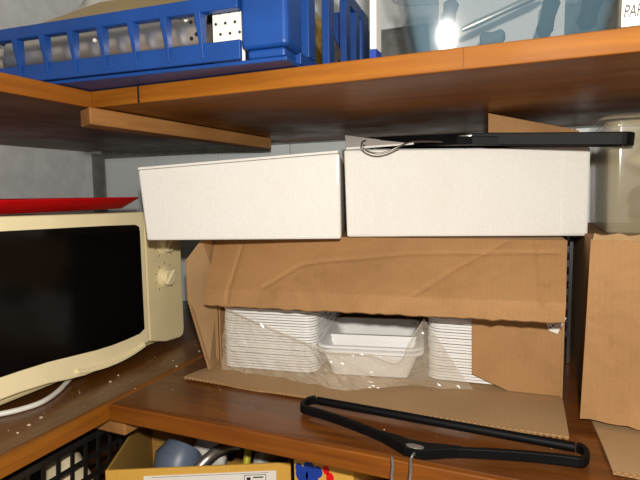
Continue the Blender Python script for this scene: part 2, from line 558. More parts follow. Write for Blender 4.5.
# ------------------------------------------------------------------ foam trays
def tray_mesh(wd, dp, hg, divider=None, r=0.022):
    m = MB()
    sl = 0.40
    rim = 0.006
    def ring(inset, z):
        rr = max(r - inset * 0.6, 0.004)
        return [(x, y, z) for x, y in rrect(wd - 2 * inset, dp - 2 * inset, rr)]
    ins = rim + (hg - 0.004) * sl
    rings = [ring(ins + 0.001, 0), ring(rim + 0.0015, hg - 0.003), ring(0.0, hg - 0.0045), ring(-0.0004, hg - 0.001),
             ring(0.001, hg), ring(rim, hg - 0.0002), ring(rim + 0.0012, hg - 0.002), ring(ins + 0.0026, 0.002)]
    m.loops(rings)
    if divider is not None:
        y = -dp / 2 + dp * divider
        hw = wd / 2 - rim - 0.003
        top = hg - 0.006
        ss = [(-0.016, 0.002), (-0.004, top), (0.004, top), (0.016, 0.002)]
        fr = lambda z: hw - (hg - z) * sl
        m.loops([[(-fr(z), y + o, z) for o, z in ss], [(fr(z), y + o, z) for o, z in ss]])
    o = m.build('foam_tray', 'foam')
    return smooth_by_angle(o, 50)

ORD = ['', 'second', 'third', 'fourth', 'fifth', 'sixth', 'seventh', 'eighth', 'ninth', 'tenth', 'eleventh', 'twelfth', 'thirteenth',
       'fourteenth', 'fifteenth', 'sixteenth', 'seventeenth', 'eighteenth', 'nineteenth', 'twentieth', 'twenty-first', 'twenty-second', 'twenty-third', 'twenty-fourth',
       'twenty-fifth', 'twenty-sixth', 'twenty-seventh']
def stack(proto, corner, ang, wd, dp, n, pitch, z0, label, group, flip=False, hg=0.0):
    """trays with the front left corner at `corner`, turned by ang; flip = rim down"""
    ca, sa = math.cos(ang), math.sin(ang)
    for k in range(n):
        o = proto if k == 0 else proto.copy()
        if k:
            COL.objects.link(o)
        jx, jy = random.uniform(-.0010, .0010), random.uniform(-.0012, .0012)
        lx, ly = wd / 2 + jx, dp / 2 + jy
        o.location = (corner[0] + lx * ca - ly * sa, corner[1] + lx * sa + ly * ca, z0 + k * pitch + (hg if flip else 0))
        o.rotation_euler = (math.pi if flip else 0, 0, ang)
        where = 'lowest' if k == 0 else ('topmost' if k == n - 1 else ORD[k] + ' from the bottom')
        tag(o, label % where, 'tray', group)

zt0 = 0.0062
stack(tray_mesh(0.178, 0.22, 0.030), (-0.521, 0.765), math.radians(8), 0.178, 0.22, 26, 0.0048, zt0,
      'white foam tray, %s of the stack beside the pushed-out side flap', 'foam trays in the stack by the pushed-out flap', True, 0.030)
stack(tray_mesh(0.180, 0.20, 0.050, 0.47), (-0.336, 0.768), math.radians(12), 0.180, 0.20, 2, 0.0085, zt0,
      'white divided foam tray, %s of the low middle stack under film', 'divided foam trays in the middle stack')
stack(tray_mesh(0.178, 0.22, 0.030), (-0.160, 0.834), math.radians(4.6), 0.178, 0.22, 27, 0.0048, zt0,
      'white foam tray, %s of the stack behind the folded-in flap', 'foam trays in the stack behind the folded-in flap', True, 0.030)

# ------------------------------------------------------------------ clear bag film over the trays
def film(top, bottom, nx, ny, label, amp, seed):
    """crumpled sheet between an upper and a lower pixel polyline, each (px, py, y)"""
    def at(line, s):
        q = spline([Vector(p) for p in line], 12)
        f = s * (len(q) - 1)
        i = min(int(f), len(q) - 2)
        return q[i].lerp(q[i + 1], f - i)
    T = [P(a, b, 1, c) for a, b, c in top]
    Bt = [P(a, b, 1, c) for a, b, c in bottom]
    m = MB()
    g = []
    for j in range(ny + 1):
        row = []
        for i in range(nx + 1):
            s, t = i / nx, j / ny
            p = at(T, s).lerp(at(Bt, s), t)
            q = Vector((p.x * 16 + p.z * 14, p.z * 24 - p.x * 6, seed))
            d = noise.noise(q) * 0.6 + abs(noise.noise(q * 2.3)) * 0.8 + abs(noise.noise(q * 5.1)) * 0.35
            row.append(m.bm.verts.new((p.x, p.y - amp * d, max(p.z + 0.3 * amp * noise.noise(q * 1.7), 0.0065))))
        g.append(row)
    for j in range(ny):
        for i in range(nx):
            m.bm.faces.new((g[j][i], g[j][i + 1], g[j + 1][i + 1], g[j + 1][i]))
    # rolled border of the film
    edge = [at(T, i / nx) for i in range(nx + 1)]
    m.tube([(p.x, p.y - amp * 0.7, p.z) for p in edge], 0.0011, 6)
    o = m.build('plastic_bag', 'film')
    return tag(o, label, 'bag')

film([(226, 307, .755), (250, 318, .757), (285, 333, .762), (316, 345, .752), (335, 351, .750), (372, 353, .757), (400, 360, .768), (411, 340, .795), (425, 318, .81)],
     [(222, 371, .752), (250, 374, .752), (285, 378, .750), (316, 384, .742), (335, 390, .738), (372, 388, .745), (405, 385, .770), (440, 388, .80), (478, 396, .815)],
     90, 26, 'crumpled clear plastic bag draped over the white foam trays', 0.009, 2.0)

# ================================================================== WHITE BOXES
def sheet_box(name, label, bq, tops, mat, lean=((0, 0), (0, 0), (0, 0), (0, 0))):
    """closed box from four floor corners and the four top heights"""
    t = thing(name, label, 'box', sum((Vector(p) for p in bq), Vector()) / 4)
    MB().hexa(bq, [Vector((p[0] + l[0], p[1] + l[1], z)) for p, z, l in zip(bq, tops, lean)]).build('body', mat, t, bevel=0.003, seg=2)
    return t
ZW = 0.2475
La, Lb = P(147, 240.5, 2, ZW), P(341, 239, 2, ZW)
ul = (Lb - La).normalized(); wl = Vector((-ul.y, ul.x, 0))
ztl = lambda px, py, q: P(px, py, 1, q.y).z
tl0, tl1 = ztl(140, 170, La), ztl(341, 153, Lb)
wbl = sheet_box('white_carton', 'white cardboard box with crumpled left edge overhanging the brown carton', [La, Lb, Lb + wl * 0.27, La + wl * 0.27], (tl0, tl1, tl1 - 0.004, tl0 - 0.002), 'white_card', ((-0.012, 0), (-0.001, 0), (0, 0), (-0.012, 0)))
Ra, Rb = P(347, 237, 2, ZW), P(588, 236, 2, ZW)
ur = (Rb - Ra).normalized(); wr = Vector((-ur.y, ur.x, 0))
tr0, tr1 = ztl(347, 150, Ra), ztl(588, 147, Rb)
wbr = sheet_box('white_carton', 'white cardboard box carrying the black hanger on its lid', [Ra, Rb, Rb + wr * 0.25, Ra + wr * 0.25], (tr0, tr1, tr1, tr0), 'white_card', ((-0.004, 0), (0, 0), (0, 0), (-0.004, 0)))

# top flaps standing up on the second white box
pk = [Ra + ZV * (tr0 - ZW) + wr * 0.002, P(420, 144, 1, 0.845), P(418, 146, 1, 0.90), P(345, 137, 1, 0.845)]
pk[0].z += 0.001
MB().panel(pk, 0.003).build('lid_flap', 'white_card', wbr)
bk = [P(488, 150, 1, 0.905), P(583, 147, 1, 0.935), P(578, 131, 1, 0.94), P(488, 114, 1, 0.91)]
bk[0].z = bk[1].z = tr1 + 0.001
bfl = MB().panel(bk, 0.004).build('lid_flap', 'card', wbr)
bfl['label'] = 'brown lid flap standing up at the back'
MB().hexa([lerp(bk[2], bk[3], 0) + Vector((0, -.001, -.001)), lerp(bk[2], bk[3], 1) + Vector((0, -.001, -.001)), lerp(bk[2], bk[3], 1) + Vector((0, .005, -.001)), lerp(bk[2], bk[3], 0) + Vector((0, .005, -.001))],
          [bk[2] + Vector((0, -.001, .0012)), bk[3] + Vector((0, -.001, .0012)), bk[3] + Vector((0, .005, .0012)), bk[2] + Vector((0, .005, .0012))]).build('corrugated_edge', 'card_in', bfl)
# folded seam strips on the fronts of the white boxes
def seam(box, a, ud, wd, s, wdt, z0, z1, mat, off=0.0006):
    p = a + ud * s - wd * off
    q = lambda k, z: Vector((p.x, p.y, z)) + ud * k
    return MB().slab([q(0, z0), q(wdt, z0), q(wdt, z1), q(0, z1)], wd * (off - 0.0001)).build('seam_flap', mat, box, bevel=0.0003)
seam(wbr, Ra, ur, wr, 0.012, 0.026, ZW + 0.004, tr0 - 0.004, 'white_card', 0.0012)
seam(wbr, Rb, -ur, wr, 0.040, -0.034, ZW + 0.004, tr1 - 0.004, 'white_card', 0.0012)
seam(wbl, Lb, -ul, wl, 0.006, -0.004, tl1 - 0.05, tl1 - 0.004, 'tape', 0.0008)
MB().slab([La - ul * 0.009 + ZV * (tl0 - ZW + 0.0004), Lb - ul * 0.003 + ZV * (tl1 - ZW + 0.0004), Lb + wl * 0.08 - ul * 0.003 + ZV * (tl1 - ZW), La + wl * 0.08 - ul * 0.009 + ZV * (tl0 - ZW)], (0, 0, 0.0035)).build('lid_flap', 'white_card', wbl)

# ================================================================== RIGHT CARTON
RX0, RY = 0.073, 0.772
rc = thing('cardboard_carton', 'brown cardboard carton with torn top under the clear storage tub', 'box', (0.27, 0.95, 0))
MB().box(RX0, RX0 + 0.40, RY, 1.17, 0.0005, 0.004).build('floor_panel', 'card_in', rc)
MB().box(RX0, RX0 + 0.40, RY, 1.17, 0.2480, 0.2515).build('top_panel', 'card', rc)
MB().box(RX0, RX0 + 0.0035, RY, 1.17, 0.0045, 0.2475).build('side_panel', 'card_y', rc)
MB().box(RX0 + 0.3965, RX0 + 0.40, RY, 1.17, 0.0045, 0.2475).build('side_panel', 'card_y', rc)
MB().box(RX0 + 0.004, RX0 + 0.396, 1.1665, 1.17, 0.0045, 0.2475).build('back_panel', 'card', rc)
f0 = P(580, 418, 1, 0.742)
m, _ = flap_grid('front_flap', (RX0 - 0.002, RY - 0.003, 0.2535), (RX0 + 0.40, RY - 0.003, 0.2535), (f0.x, 0.742, f0.z), (f0.x + 0.40, 0.722, 0.004), 0.0035, 'card', nx=36, ny=12, bow=-0.003, rag=0.003, seed=9)
m.build('front_flap', 'card', rc)
g0 = P(613, 474, 2, 0.002)
m, _ = flap_grid('bottom_flap', (RX0 + 0.006, RY - 0.003, 0.0012), (RX0 + 0.40, RY - 0.003, 0.0012), (g0.x, g0.y, 0.002), (g0.x + 0.38, g0.y, 0.002), -0.0035, 'card_in', nx=30, ny=8, bow=-0.001, rag=0.002, seed=5)
g = m.build('bottom_flap', 'card_in', rc)
flute(g, (g0.x, g0.y - 0.001, 0.0042), (g0.x + 0.38, g0.y - 0.001, 0.0042), ZV, 0.003)
# ragged torn paper along its top edge
mt = MB()
pr = None
for k in range(40):
    x = RX0 + 0.01 * k
    hgt = 0.004 + 0.008 * abs(noise.noise(Vector((k * 0.7, 3, 0)))) + (0.004 if k % 3 == 0 else 0)
    c = (Vector((x, RY - 0.004 + 0.003 * noise.noise(Vector((k * .9, 0, 0))), 0.2525)), Vector((x + 0.002, RY + 0.004 * noise.noise(Vector((k, 8, 0))), 0.2535 + hgt)))
    if pr:
        mt.slab([pr[0], c[0], c[1], pr[1]], (0, 0.0012, 0))
    pr = c
mt.build('torn_edge', 'card_in', rc)

# dark slatted crate wedged behind the gap
dk = thing('slatted_basket', 'black slatted basket wedged in the gap between the two cartons', 'basket', (0.06, 1.09, 0))
MB().box(0.0525, 0.0555, 1.02, 1.16, 0.001, 0.235).build('side_wall', 'black2', dk)
for k in range(7):
    MB().box(0.0560, 0.0600, 1.015, 1.16, 0.05 + k * 0.026, 0.062 + k * 0.026).build('slat', 'black2', dk)
MB().box(0.0605, 0.066, 1.015, 1.026, 0.001, 0.235).build('corner_post', 'black2', dk)

# ------------------------------------------------------------------ clear tub on the right carton
def tub(name, label, x0, x1, y0, y1, z0, z1, flare, mat, r=0.03, rim=0.006, ang=0.0):
    t = thing(name, label, 'tub', ((x0 + x1) / 2, (y0 + y1) / 2, z0))
    cx, cy, wd, dp = (x0 + x1) / 2, (y0 + y1) / 2, x1 - x0, y1 - y0
    def ring(e, z, rr=r):
        k, l = math.cos(ang), math.sin(ang)
        return [(cx + x * k - y * l, cy + x * l + y * k, z) for x, y in rrect(wd + 2 * e, dp + 2 * e, rr + e * 0.5, 6)]
    o = MB().loops([ring(-0.004, z0), ring(0, z0 + 0.004), ring(flare, z1), ring(flare - 0.002, z1), ring(-0.002, z0 + 0.005), ring(-0.005, z0 + 0.003)]).build('body', mat, t)
    smooth_by_angle(o, 22)
    o = MB().loops([ring(flare + 0.0004, z1 - 0.008), ring(flare + rim, z1 - 0.008), ring(flare + rim + .001, z1 - .002), ring(flare + rim - .001, z1 + .001), ring(flare - 0.001, z1 + 0.002)], cap0=False, cap1=False).build('rim', mat, t)
    smooth_by_angle(o, 45)
    return t
t2 = tub('storage_tub', 'clear plastic tub with dark cloth standing on the torn carton', 0.099, 0.42, 0.845, 1.10, 0.253, 0.416, 0.003, 'tub2', r=0.014)
def ring2(e, z):
    return [(0.2595 + x, 0.9725 + y, z) for x, y in rrect(0.329 + 2 * e, 0.263 + 2 * e, 0.02, 6)]
o = MB().loops([ring2(0.010, 0.4185), ring2(0.011, 0.422), ring2(0.006, 0.4255), ring2(-0.012, 0.4265)]).build('lid', 'tub2', t2)
smooth_by_angle(o, 45)
def lump(name, c, sx, sy, sz, mat, seed, amp=0.25, sub=3):
    bm = bmesh.new()
    bmesh.ops.create_icosphere(bm, subdivisions=sub, radius=1.0)
    m = MB(); m.bm.free(); m.bm = bm
    for v in bm.verts:
        d = 1 + amp * noise.noise(v.co * 1.7 + Vector((seed, 0, 0))) + amp * 0.5 * abs(noise.noise(v.co * 4 + Vector((seed, 5, 0))))
        p = v.co * d
        v.co = Vector((c[0] + p.x * sx, c[1] + p.y * sy, c[2] + max(p.z, -0.8) * sz))
    return m.build(name, mat, smooth=True)
tag(lump('folded_cloth', (0.245, 0.955, 0.298), 0.110, 0.082, 0.048, 'grey_cloth', 3, 0.25), 'dark grey cloth inside the clear storage tub', 'cloth')
tag(lump('paper_bag', (0.25, 1.00, 0.372), 0.105, 0.055, 0.030, 'beige', 9, 0.2), 'beige paper bundle above the dark cloth in the clear tub', 'bundle')

# ================================================================== HANGERS
def hanger(label, c, d, n, half, depth, hook_pts, hh=0.0066, r=0.0058, hr=0.0019):
    """c: middle of the round trouser bar; d: along the bar; n: towards the neck"""
    c, d, n = Vector(c), Vector(d).normalized(), Vector(n).normalized()
    up = d.cross(n).normalized()
    if up.z < 0:
        up = -up
    t = thing('coat_hanger', label, 'hanger', (c.x, c.y, c.z - r))
    bar = MB().tube([c + d * (-half + 0.008), c + d * (half - 0.008)], r, 12).build('trouser_bar', 'black', t, smooth=False)
    smooth_by_angle(bar, 50)
    # arm: strip with the plan of a coat hanger, from one bar end round to the other
    def arm(s):
        a = abs(s)
        y = depth * (0.40 + 0.60 * (1 - a) ** 1.0)
        return y
    pts = []
    N = 40
    for i in range(N + 1):
        s = -1 + 2 * i / N
        yy = depth * (0.42 + 0.58 * (1 - abs(s)) ** 1.4)
        pts.append(c + d * (s * (half - 0.006)) + n * yy)
    def endcap(sg):
        e = []
        for k in range(1, 9):
            a = math.pi * k / 8
            yy = depth * 0.42
            e.append(c + d * sg * (half - 0.006 + 0.010 * math.sin(a)) + n * (yy / 2 + yy / 2 * math.cos(a)))
        return e
    path = list(reversed(endcap(-1))) + pts + endcap(1)
    m = MB()
    rings = []
    for i, p in enumerate(path):
        tg = (path[min(i + 1, len(path) - 1)] - path[max(i - 1, 0)]).normalized()
        sd = tg.cross(up).normalized()
        hw = 0.0032
        rings.append([p + sd * hw + up * hh, p + sd * hw - up * (r - 0.0003), p - sd * hw - up * (r - 0.0003), p - sd * hw + up * hh])
    m.loops(rings)
    m.build('arm', 'black', t, bevel=0.0015)
    # thicker middle block where the hook is set
    q = []
    for s, o0, o1 in ((-0.050, 0, 0.006), (-0.030, -.004, 0.010), (-0.012, -.006, 0.014), (0.012, -.006, 0.014), (0.030, -.004, 0.010), (0.050, 0, 0.006)):
        yy = depth * (0.42 + 0.58 * (1 - abs(s) / half) ** 1.4)
        q.append((c + d * s + n * (yy + o1 - 0.004), c + d * s + n * (yy + o0 - 0.004)))
    m = MB()
    m.loops([[a + up * 0.0072, a - up * (r - 0.0002), b - up * (r - 0.0002), b + up * 0.0072] for a, b in q])
    blk = m.build('neck_block', 'black', t, bevel=0.0012)
    top = c + n * (depth + 0.002) + up * 0.0074
    MB().loops([[top + d * 0.011 * math.cos(a) + n * 0.0045 * math.sin(a) + up * z for a in [2 * math.pi * k / 20 for k in range(20)]] for z in (-0.0005, 0.0008)]).build('badge', 'chrome', blk)
    hk = MB().tube(spline(hook_pts, 6), hr, 8).build('hook', 'chrome' if hr > 0.0015 else 'wire', t, smooth=True)
    return t

bL, bR = P(318, 403, 2, 0.0066), P(575, 446, 2, 0.0066)
bL, bR = Vector((-0.302, 0.6765, 0.0104)), Vector((0.060, 0.6600, 0.0104))
cm = bL.lerp(bR, 0.5)
dd = (bR - bL).normalized()
nn = Vector((dd.y, -dd.x, 0))
neck = cm + nn * 0.098
hk = [neck - nn * 0.006, neck + nn * 0.010, P(411, 470, 2, 0.011), P(409, 486, 2, 0.010), P(402, 497, 2, 0.009), P(394, 494, 2, 0.009), P(392, 480, 2, 0.010), P(393, 466, 2, 0.010), P(392, 457, 2, 0.0105)]
hanger('black plastic coat hanger lying on the middle shelf beside the carton flap', cm, dd, nn, (bR - bL).length / 2, 0.088, hk)

# hanger lying on the lid of the second white box
c2 = Vector((-0.080, 0.868, 0.3945))
d2 = Vector((0.972, -0.225, -0.052)).normalized()
n2 = Vector((-0.225, -0.972, 0.0)).normalized()
neck2 = c2 + n2 * 0.082
hk2 = [neck2 - n2 * 0.004 + d2 * -0.035, P(414, 141.5, 1, 0.775), P(400, 146, 1, 0.765), P(388, 151.5, 1, 0.76), P(377, 153.5, 1, 0.755), P(367, 151, 1, 0.752), P(362, 146, 1, 0.75), P(362.5, 142, 1, 0.748), P(366, 140.5, 1, 0.746)]
hanger('black plastic coat hanger lying on the lid of the white box', c2, d2, n2, 0.204, 0.074, hk2, 0.0125, hr=0.0014)

# ================================================================== MICROWAVE
XF = -0.700
mw = thing('microwave_oven', 'cream microwave oven with black glass door and two dials', 'microwave', (-0.93, 0.655, 0))
pp = lambda px, py, x=XF: P(px, py, 0, x)
yR, yS, yL = 0.887, 0.778, 0.405
# casing behind the fascia
MB().box(-1.13, XF - 0.020, yL + 0.008, yR - 0.010, 0.014, 0.2835).build('casing', 'mw_body', mw, bevel=0.004)
for fx in (-1.08, -0.77):
    for fy in (yL + 0.06, yR - 0.06):
        MB().tube([(fx, fy, 0.0005), (fx, fy, 0.0145)], 0.014, 12).build('foot', 'black', mw)
# control panel
cp = [(yS + 0.0006, 0.030), (yS + 0.05, 0.016), (yR - 0.012, 0.0125), (yR - 0.003, 0.018), (yR, 0.030), (yR, 0.270), (yR - 0.004, 0.281), (yR - 0.014, 0.2855), (yS + 0.0006, 0.2885)]
cpo = MB().slab([(XF - 0.0195, y, z) for y, z in cp], (0.0195, 0, 0)).build('control_panel', 'cream2', mw, bevel=0.003)
# door with an opening for the glass
bot = [(yS, 0.030), (0.745, 0.0255), (0.70, 0.0185), (0.66, 0.0150), (0.62, 0.0155), (0.585, 0.0200), (0.55, 0.0265), (0.50, 0.0305), (yL, 0.0320)]
glb = [(yS - 0.014, 0.060), (0.750, 0.0535), (0.715, 0.0515), (0.68, 0.0510), (0.645, 0.0525), (0.60, 0.0570), (0.55, 0.0620), (0.50, 0.0640), (yL + 0.025, 0.0650)]
topo = [(yL, 0.2935), (yL + 0.03, 0.2955), (yS - 0.10, 0.2900), (yS, 0.2885)]
glt = [(yL + 0.025, 0.268), (yL + 0.03, 0.2745), (yS - 0.10, 0.2680), (yS - 0.026, 0.2650), (yS - 0.016, 0.2610), (yS - 0.014, 0.2520)]
MB().slab([(XF - 0.0195, y, z) for y, z in bot + topo], (0.0195, 0, 0)).build('door', 'cream', mw, bevel=0.003)
MB().slab([(XF + 0.0002, y, z) for y, z in glb + glt], (0.0016, 0, 0)).build('door_glass', 'glass_black', mw, bevel=0.0008)
# finger lip under the door
lip = [(0.60 + 0.16 * k / 10, 0.0165 + 0.010 * abs(2 * k / 10 - 1) ** 2) for k in range(11)]
MB().loops([[(XF - 0.004, y, z), (XF + 0.006, y, z - 0.001), (XF + 0.006, y, z + 0.0045), (XF + 0.0004, y, z + 0.008)] for y, z in lip]).build('finger_lip', 'cream', mw, bevel=0.001)
for pz in ((165, 277), (164.5, 244)):
    k = pp(*pz)
    kn = MB().loops([[(XF + x, k.y + r_ * math.cos(a), k.z + r_ * math.sin(a)) for a in [2 * math.pi * i / 28 for i in range(28)]] for x, r_ in ((0.0002, 0.0215), (0.003, 0.0210), (0.004, 0.0175), (0.014, 0.0160), (0.0155, 0.0145))]).build('dial', 'cream', mw)
    smooth_by_angle(kn, 30)
    MB().hexa([(XF + 0.0152, k.y - 0.016, k.z - 0.010), (XF + 0.0152, k.y + 0.008, k.z + 0.016), (XF + 0.0152, k.y + 0.012, k.z + 0.012), (XF + 0.0152, k.y - 0.012, k.z - 0.014)],
              [(XF + 0.0195, k.y - 0.015, k.z - 0.010), (XF + 0.0195, k.y + 0.008, k.z + 0.015), (XF + 0.0195, k.y + 0.011, k.z + 0.012), (XF + 0.0195, k.y - 0.012, k.z - 0.013)]).build('grip', 'cream', kn, bevel=0.001)
    md = MB()
    for i in range(9):
        a = math.radians(-50 + 35 * i)
        ca, sa = math.cos(a), math.sin(a)
        q = lambda r_, s: (XF + 0.0001, k.y + r_ * ca - s * sa, k.z + r_ * sa + s * ca)
        md.slab([q(0.026, -0.0007), q(0.031, -0.0007), q(0.031, 0.0007), q(0.026, 0.0007)], (0.0004, 0, 0))
    md.build('dial_marks', 'print', cpo)

# red tray on the microwave
def ringxy(cx, cy, wd, dp, r, z):
    return [(cx + x, cy + y, z) for x, y in rrect(wd, dp, r, 5)]
cx, cy, wd, dp = -0.905, 0.545, 0.36, 0.53
o = MB().loops([ringxy(cx, cy, wd - .05, dp - .05, .02, 0.2950), ringxy(cx, cy, wd, dp, .03, 0.3140), ringxy(cx, cy, wd + .004, dp + .004, .03, 0.3155), ringxy(cx, cy, wd + .002, dp + .002, .03, 0.3170),
                ringxy(cx, cy, wd - .006, dp - .006, .03, 0.3160), ringxy(cx, cy, wd - .054, dp - .054, .02, 0.2970)]).build('serving_tray', 'red')
smooth_by_angle(o, 40)
tag(o, 'shallow glossy red tray lying on top of the microwave', 'tray')

# white power cable
cb = [P(-40, 421, 2, .0045), P(0, 414, 2, .0045), P(22, 409, 2, .0045), P(42, 402, 2, .0045), P(57, 392, 2, .0045), P(66, 383, 2, .0055), P(73, 376, 2, .0075), P(84, 371, 2, .009), (-0.79, 0.66, 0.007), (-0.9, 0.7, 0.006)]
tag(MB().tube(spline(cb, 6), 0.0042, 10).build('power_cable', 'cable', smooth=True), 'white power cable curving out from under the microwave', 'cable')

# crumbs strewn on the shelf
mc = MB()
for k in range(46):
    if k < 26:
        x, y = random.uniform(-0.70, -0.605), random.uniform(0.40, 0.9)
    else:
        x, y = random.uniform(-0.56, 0.06), random.uniform(0.58, 0.70)
    s = random.choice((0.0005, 0.0006, 0.0008, 0.0011, 0.0020)) * random.uniform(0.7, 1.1)
    if k >= 26:
        s *= 0.6
    mc.hexa([(x - s, y - s * .7, 0.0005), (x + s, y - s, 0.0005), (x + s * .8, y + s, 0.0005), (x - s, y + s * .8, 0.0005)],
            [(x - s * .6, y - s * .5, 0.0005 + s), (x + s * .5, y - s * .6, 0.0005 + s * .8), (x + s * .5, y + s * .5, 0.0005 + s), (x - s * .7, y + s * .4, 0.0005 + s * .7)])
o = mc.build('crumbs', 'crumb')
tag(o, 'pale crumbs scattered over the middle shelf', 'crumbs')
o['kind'] = 'stuff'

# ================================================================== ON THE UPPER SHELF
ZS = ZU + TU + 0.0012
# blue crate, turned a few degrees; its front overhangs the shelf edge
ca = math.radians(4.0)
cu, cv = Vector((math.cos(ca), math.sin(ca), 0)), Vector((-math.sin(ca), math.cos(ca), 0))
K0 = Vector((-0.262, 0.536, ZS))                 # front right bottom corner
CL, CD, CH = 0.72, 0.40, 0.17
def K(a, b, c):
    """a: to the left from the front right corner, b: to the back, c: up"""
    return K0 - cu * a + cv * b + ZV * c
def kbox(m, a0, a1, b0, b1, c0, c1):
    q = [(a1, b0), (a0, b0), (a0, b1), (a1, b1)]
    return m.hexa([K(a, b, c0) for a, b in q], [K(a, b, c1) for a, b in q])
crate = thing('plastic_crate', 'blue plastic crate with window openings overhanging the upper shelf edge', 'crate', K(CL / 2, CD / 2, 0))
m = kbox(MB(), 0.004, CL - 0.004, 0.004, CD - 0.004, 0.0004, 0.005)
m.build('base', 'blue', crate, bevel=0.001)
# front: bottom rail, top rail, ribs
kbox(MB(), 0.060, CL - 0.06, -0.002, 0.004, 0.0055, 0.028).build('bottom_rail', 'blue', crate, bevel=0.0012)
kbox(MB(), 0.060, CL - 0.06, -0.006, 0.006, 0.0625, 0.079).build('top_rail', 'blue', crate, bevel=0.0015)
for i in range(12):
    a = 0.1085 + i * 0.0480
    wt, wb_ = 0.0075, 0.0030
    m = MB().hexa([K(a + wb_, -0.003, 0.010), K(a, -0.003, 0.010), K(a, 0.004, 0.010), K(a + wb_, 0.004, 0.010)],
                  [K(a + wt, -0.010, 0.0622), K(a - 0.001, -0.010, 0.0622), K(a - 0.001, 0.004, 0.0622), K(a + wt, 0.004, 0.0622)])
    m.build('rib', 'blue', crate, bevel=0.0006)
# corner columns with a stepped foot
for (a0, a1, b0, b1) in ((0.0, 0.0595, 0.0, 0.045), (CL - 0.0595, CL, 0.0, 0.045), (0.0, 0.0595, CD - 0.045, CD), (CL - 0.0595, CL, CD - 0.045, CD)):
    col_ = kbox(MB(), a0, a1, b0 - 0.002, b1 + 0.002, 0.016, CH).build('corner_column', 'blue', crate, bevel=0.006, seg=3)
    kbox(MB(), a0 + 0.006, a1 - 0.006, b0 + 0.004, b1 - 0.004, 0.0055, 0.0158).build('foot', 'blue', col_, bevel=0.003)
# right and left side walls: rails and posts
for a0, a1 in ((0.003, 0.012), (CL - 0.012, CL - 0.003)):
    kbox(MB(), a0, a1, 0.0475, CD - 0.0475, 0.0055, 0.020).build('side_rail', 'blue', crate, bevel=0.001)
    kbox(MB(), a0, a1, 0.0475, CD - 0.0475, CH - 0.02, CH).build('side_rail', 'blue', crate, bevel=0.001)
    for b in (0.075, 0.160, 0.250, 0.310):
        kbox(MB(), a0 - 0.001, a1 + 0.001, b, b + 0.026, 0.0202, CH - 0.0202).build('side_post', 'blue', crate, bevel=0.001)
kbox(MB(), 0.060, CL - 0.06, CD - 0.006, CD, 0.0055, CH - 0.03).build('back_wall', 'blue', crate, bevel=0.001)

# steel cylinder with drilled holes lying in the crate
def lathe(name, p0, p1, prof, mat, parent=None, n=40):
    """prof: (t along axis, radius)"""
    p0, p1 = Vector(p0), Vector(p1)
    d = (p1 - p0).normalized()
    s = d.cross(ZV).normalized(); t_ = s.cross(d)
    o = MB().loops([[p0.lerp(p1, t) + (s * math.cos(x) + t_ * math.sin(x)) * r for x in [2 * math.pi * k / n for k in range(n)]] for t, r in prof]).build(name, mat, parent)
    return smooth_by_angle(o, 40)
q0, q1 = K(0.455, 0.056, 0.051), K(0.114, 0.056, 0.051)
sd = thing('steel_colander', 'shiny steel cylinder with drilled holes lying in the blue crate', 'cylinder', K(0.28, 0.06, 0.005))
lathe('barrel', q0, q1, [(0, 0.036), (0.02, 0.040), (0.42, 0.041), (1, 0.044), (1, 0.041), (0.02, 0.037)], 'steel', sd)
axd = (q1 - q0).normalized()
for k in range(30):
    t = 0.50 + 0.485 * ((k * 0.381) % 1.0)
    an = math.radians(185 + 100 * ((k * 0.618) % 1.0))
    r_ = 0.0398 + 0.0035 * t
    s_ = axd.cross(ZV).normalized()
    nrm = -(s_ * math.cos(an)) * -1
    nv = (cv * -abs(math.cos(an - math.pi)) + ZV * math.sin(an - math.pi) * (-1 if k % 2 else 1)).normalized()
    p = q0.lerp(q1, t) + nv * r_
    e1 = axd; e2 = nv.cross(axd).normalized()
    h = MB().loops([[p + (e1 * math.cos(x) + e2 * math.sin(x)) * 0.0026 + nv * z for x in [2 * math.pi * j / 10 for j in range(10)]] for z in (-0.001, 0.0008)])
    h.build('hole', 'hole' if k % 3 else 'paper', sd)
# narrower steel tube further along
tube0, tube1 = K(0.640, 0.044, 0.036), K(0.462, 0.052, 0.043)
o = lathe('steel_tube', tube0, tube1, [(0, 0.026), (0.98, 0.030), (1, 0.029), (1, 0.026)], 'steel')
tag(o, 'narrow shiny steel tube end lying in the blue crate', 'tube')
# brass coloured sheet leaning over the cylinder
bs = [K(0.455, 0.050, 0.094), K(0.14, 0.050, 0.098), K(0.10, 0.16, 0.165), K(0.40, 0.16, 0.165)]
o = MB().panel(bs, 0.0015).build('brass_sheet', 'brass')
tag(o, 'dull brass coloured metal sheet leaning above the steel cylinder', 'sheet')
# white perforated sheet standing in the crate by the corner column
ws = thing('perforated_sheet', 'white perforated sheet standing in the blue crate', 'sheet', K(0.085, 0.030, 0.006))
kbox(MB(), 0.0625, 0.1045, 0.014, 0.0165, 0.0062, 0.165).build('sheet', 'paper', ws)
for i in range(12):
    for j in range(3):
        p = K(0.068 + j * 0.013 + (0.006 if i % 2 else 0), 0.0138, 0.016 + i * 0.0125)
        MB().loops([[p + cu * math.cos(x) * 0.0018 + ZV * math.sin(x) * 0.0018 - cv * z for x in [2 * math.pi * k / 10 for k in range(10)]] for z in (0, 0.0004)]).build('hole', 'hole', ws)
# gold foil seen through the side of the crate, crumpled bag at the far end
tag(lump('gold_foil', K(0.055, 0.21, 0.065), 0.036, 0.10, 0.058, 'gold', 4, 0.35), 'crumpled gold foil seen through the crate side', 'foil')
tag(lump('crumpled_bag', K(0.44, 0.235, 0.13), 0.10, 0.05, 0.075, 'crumple', 12, 0.45, 4), 'crumpled pale grey plastic bag heaped in the blue crate', 'bag')

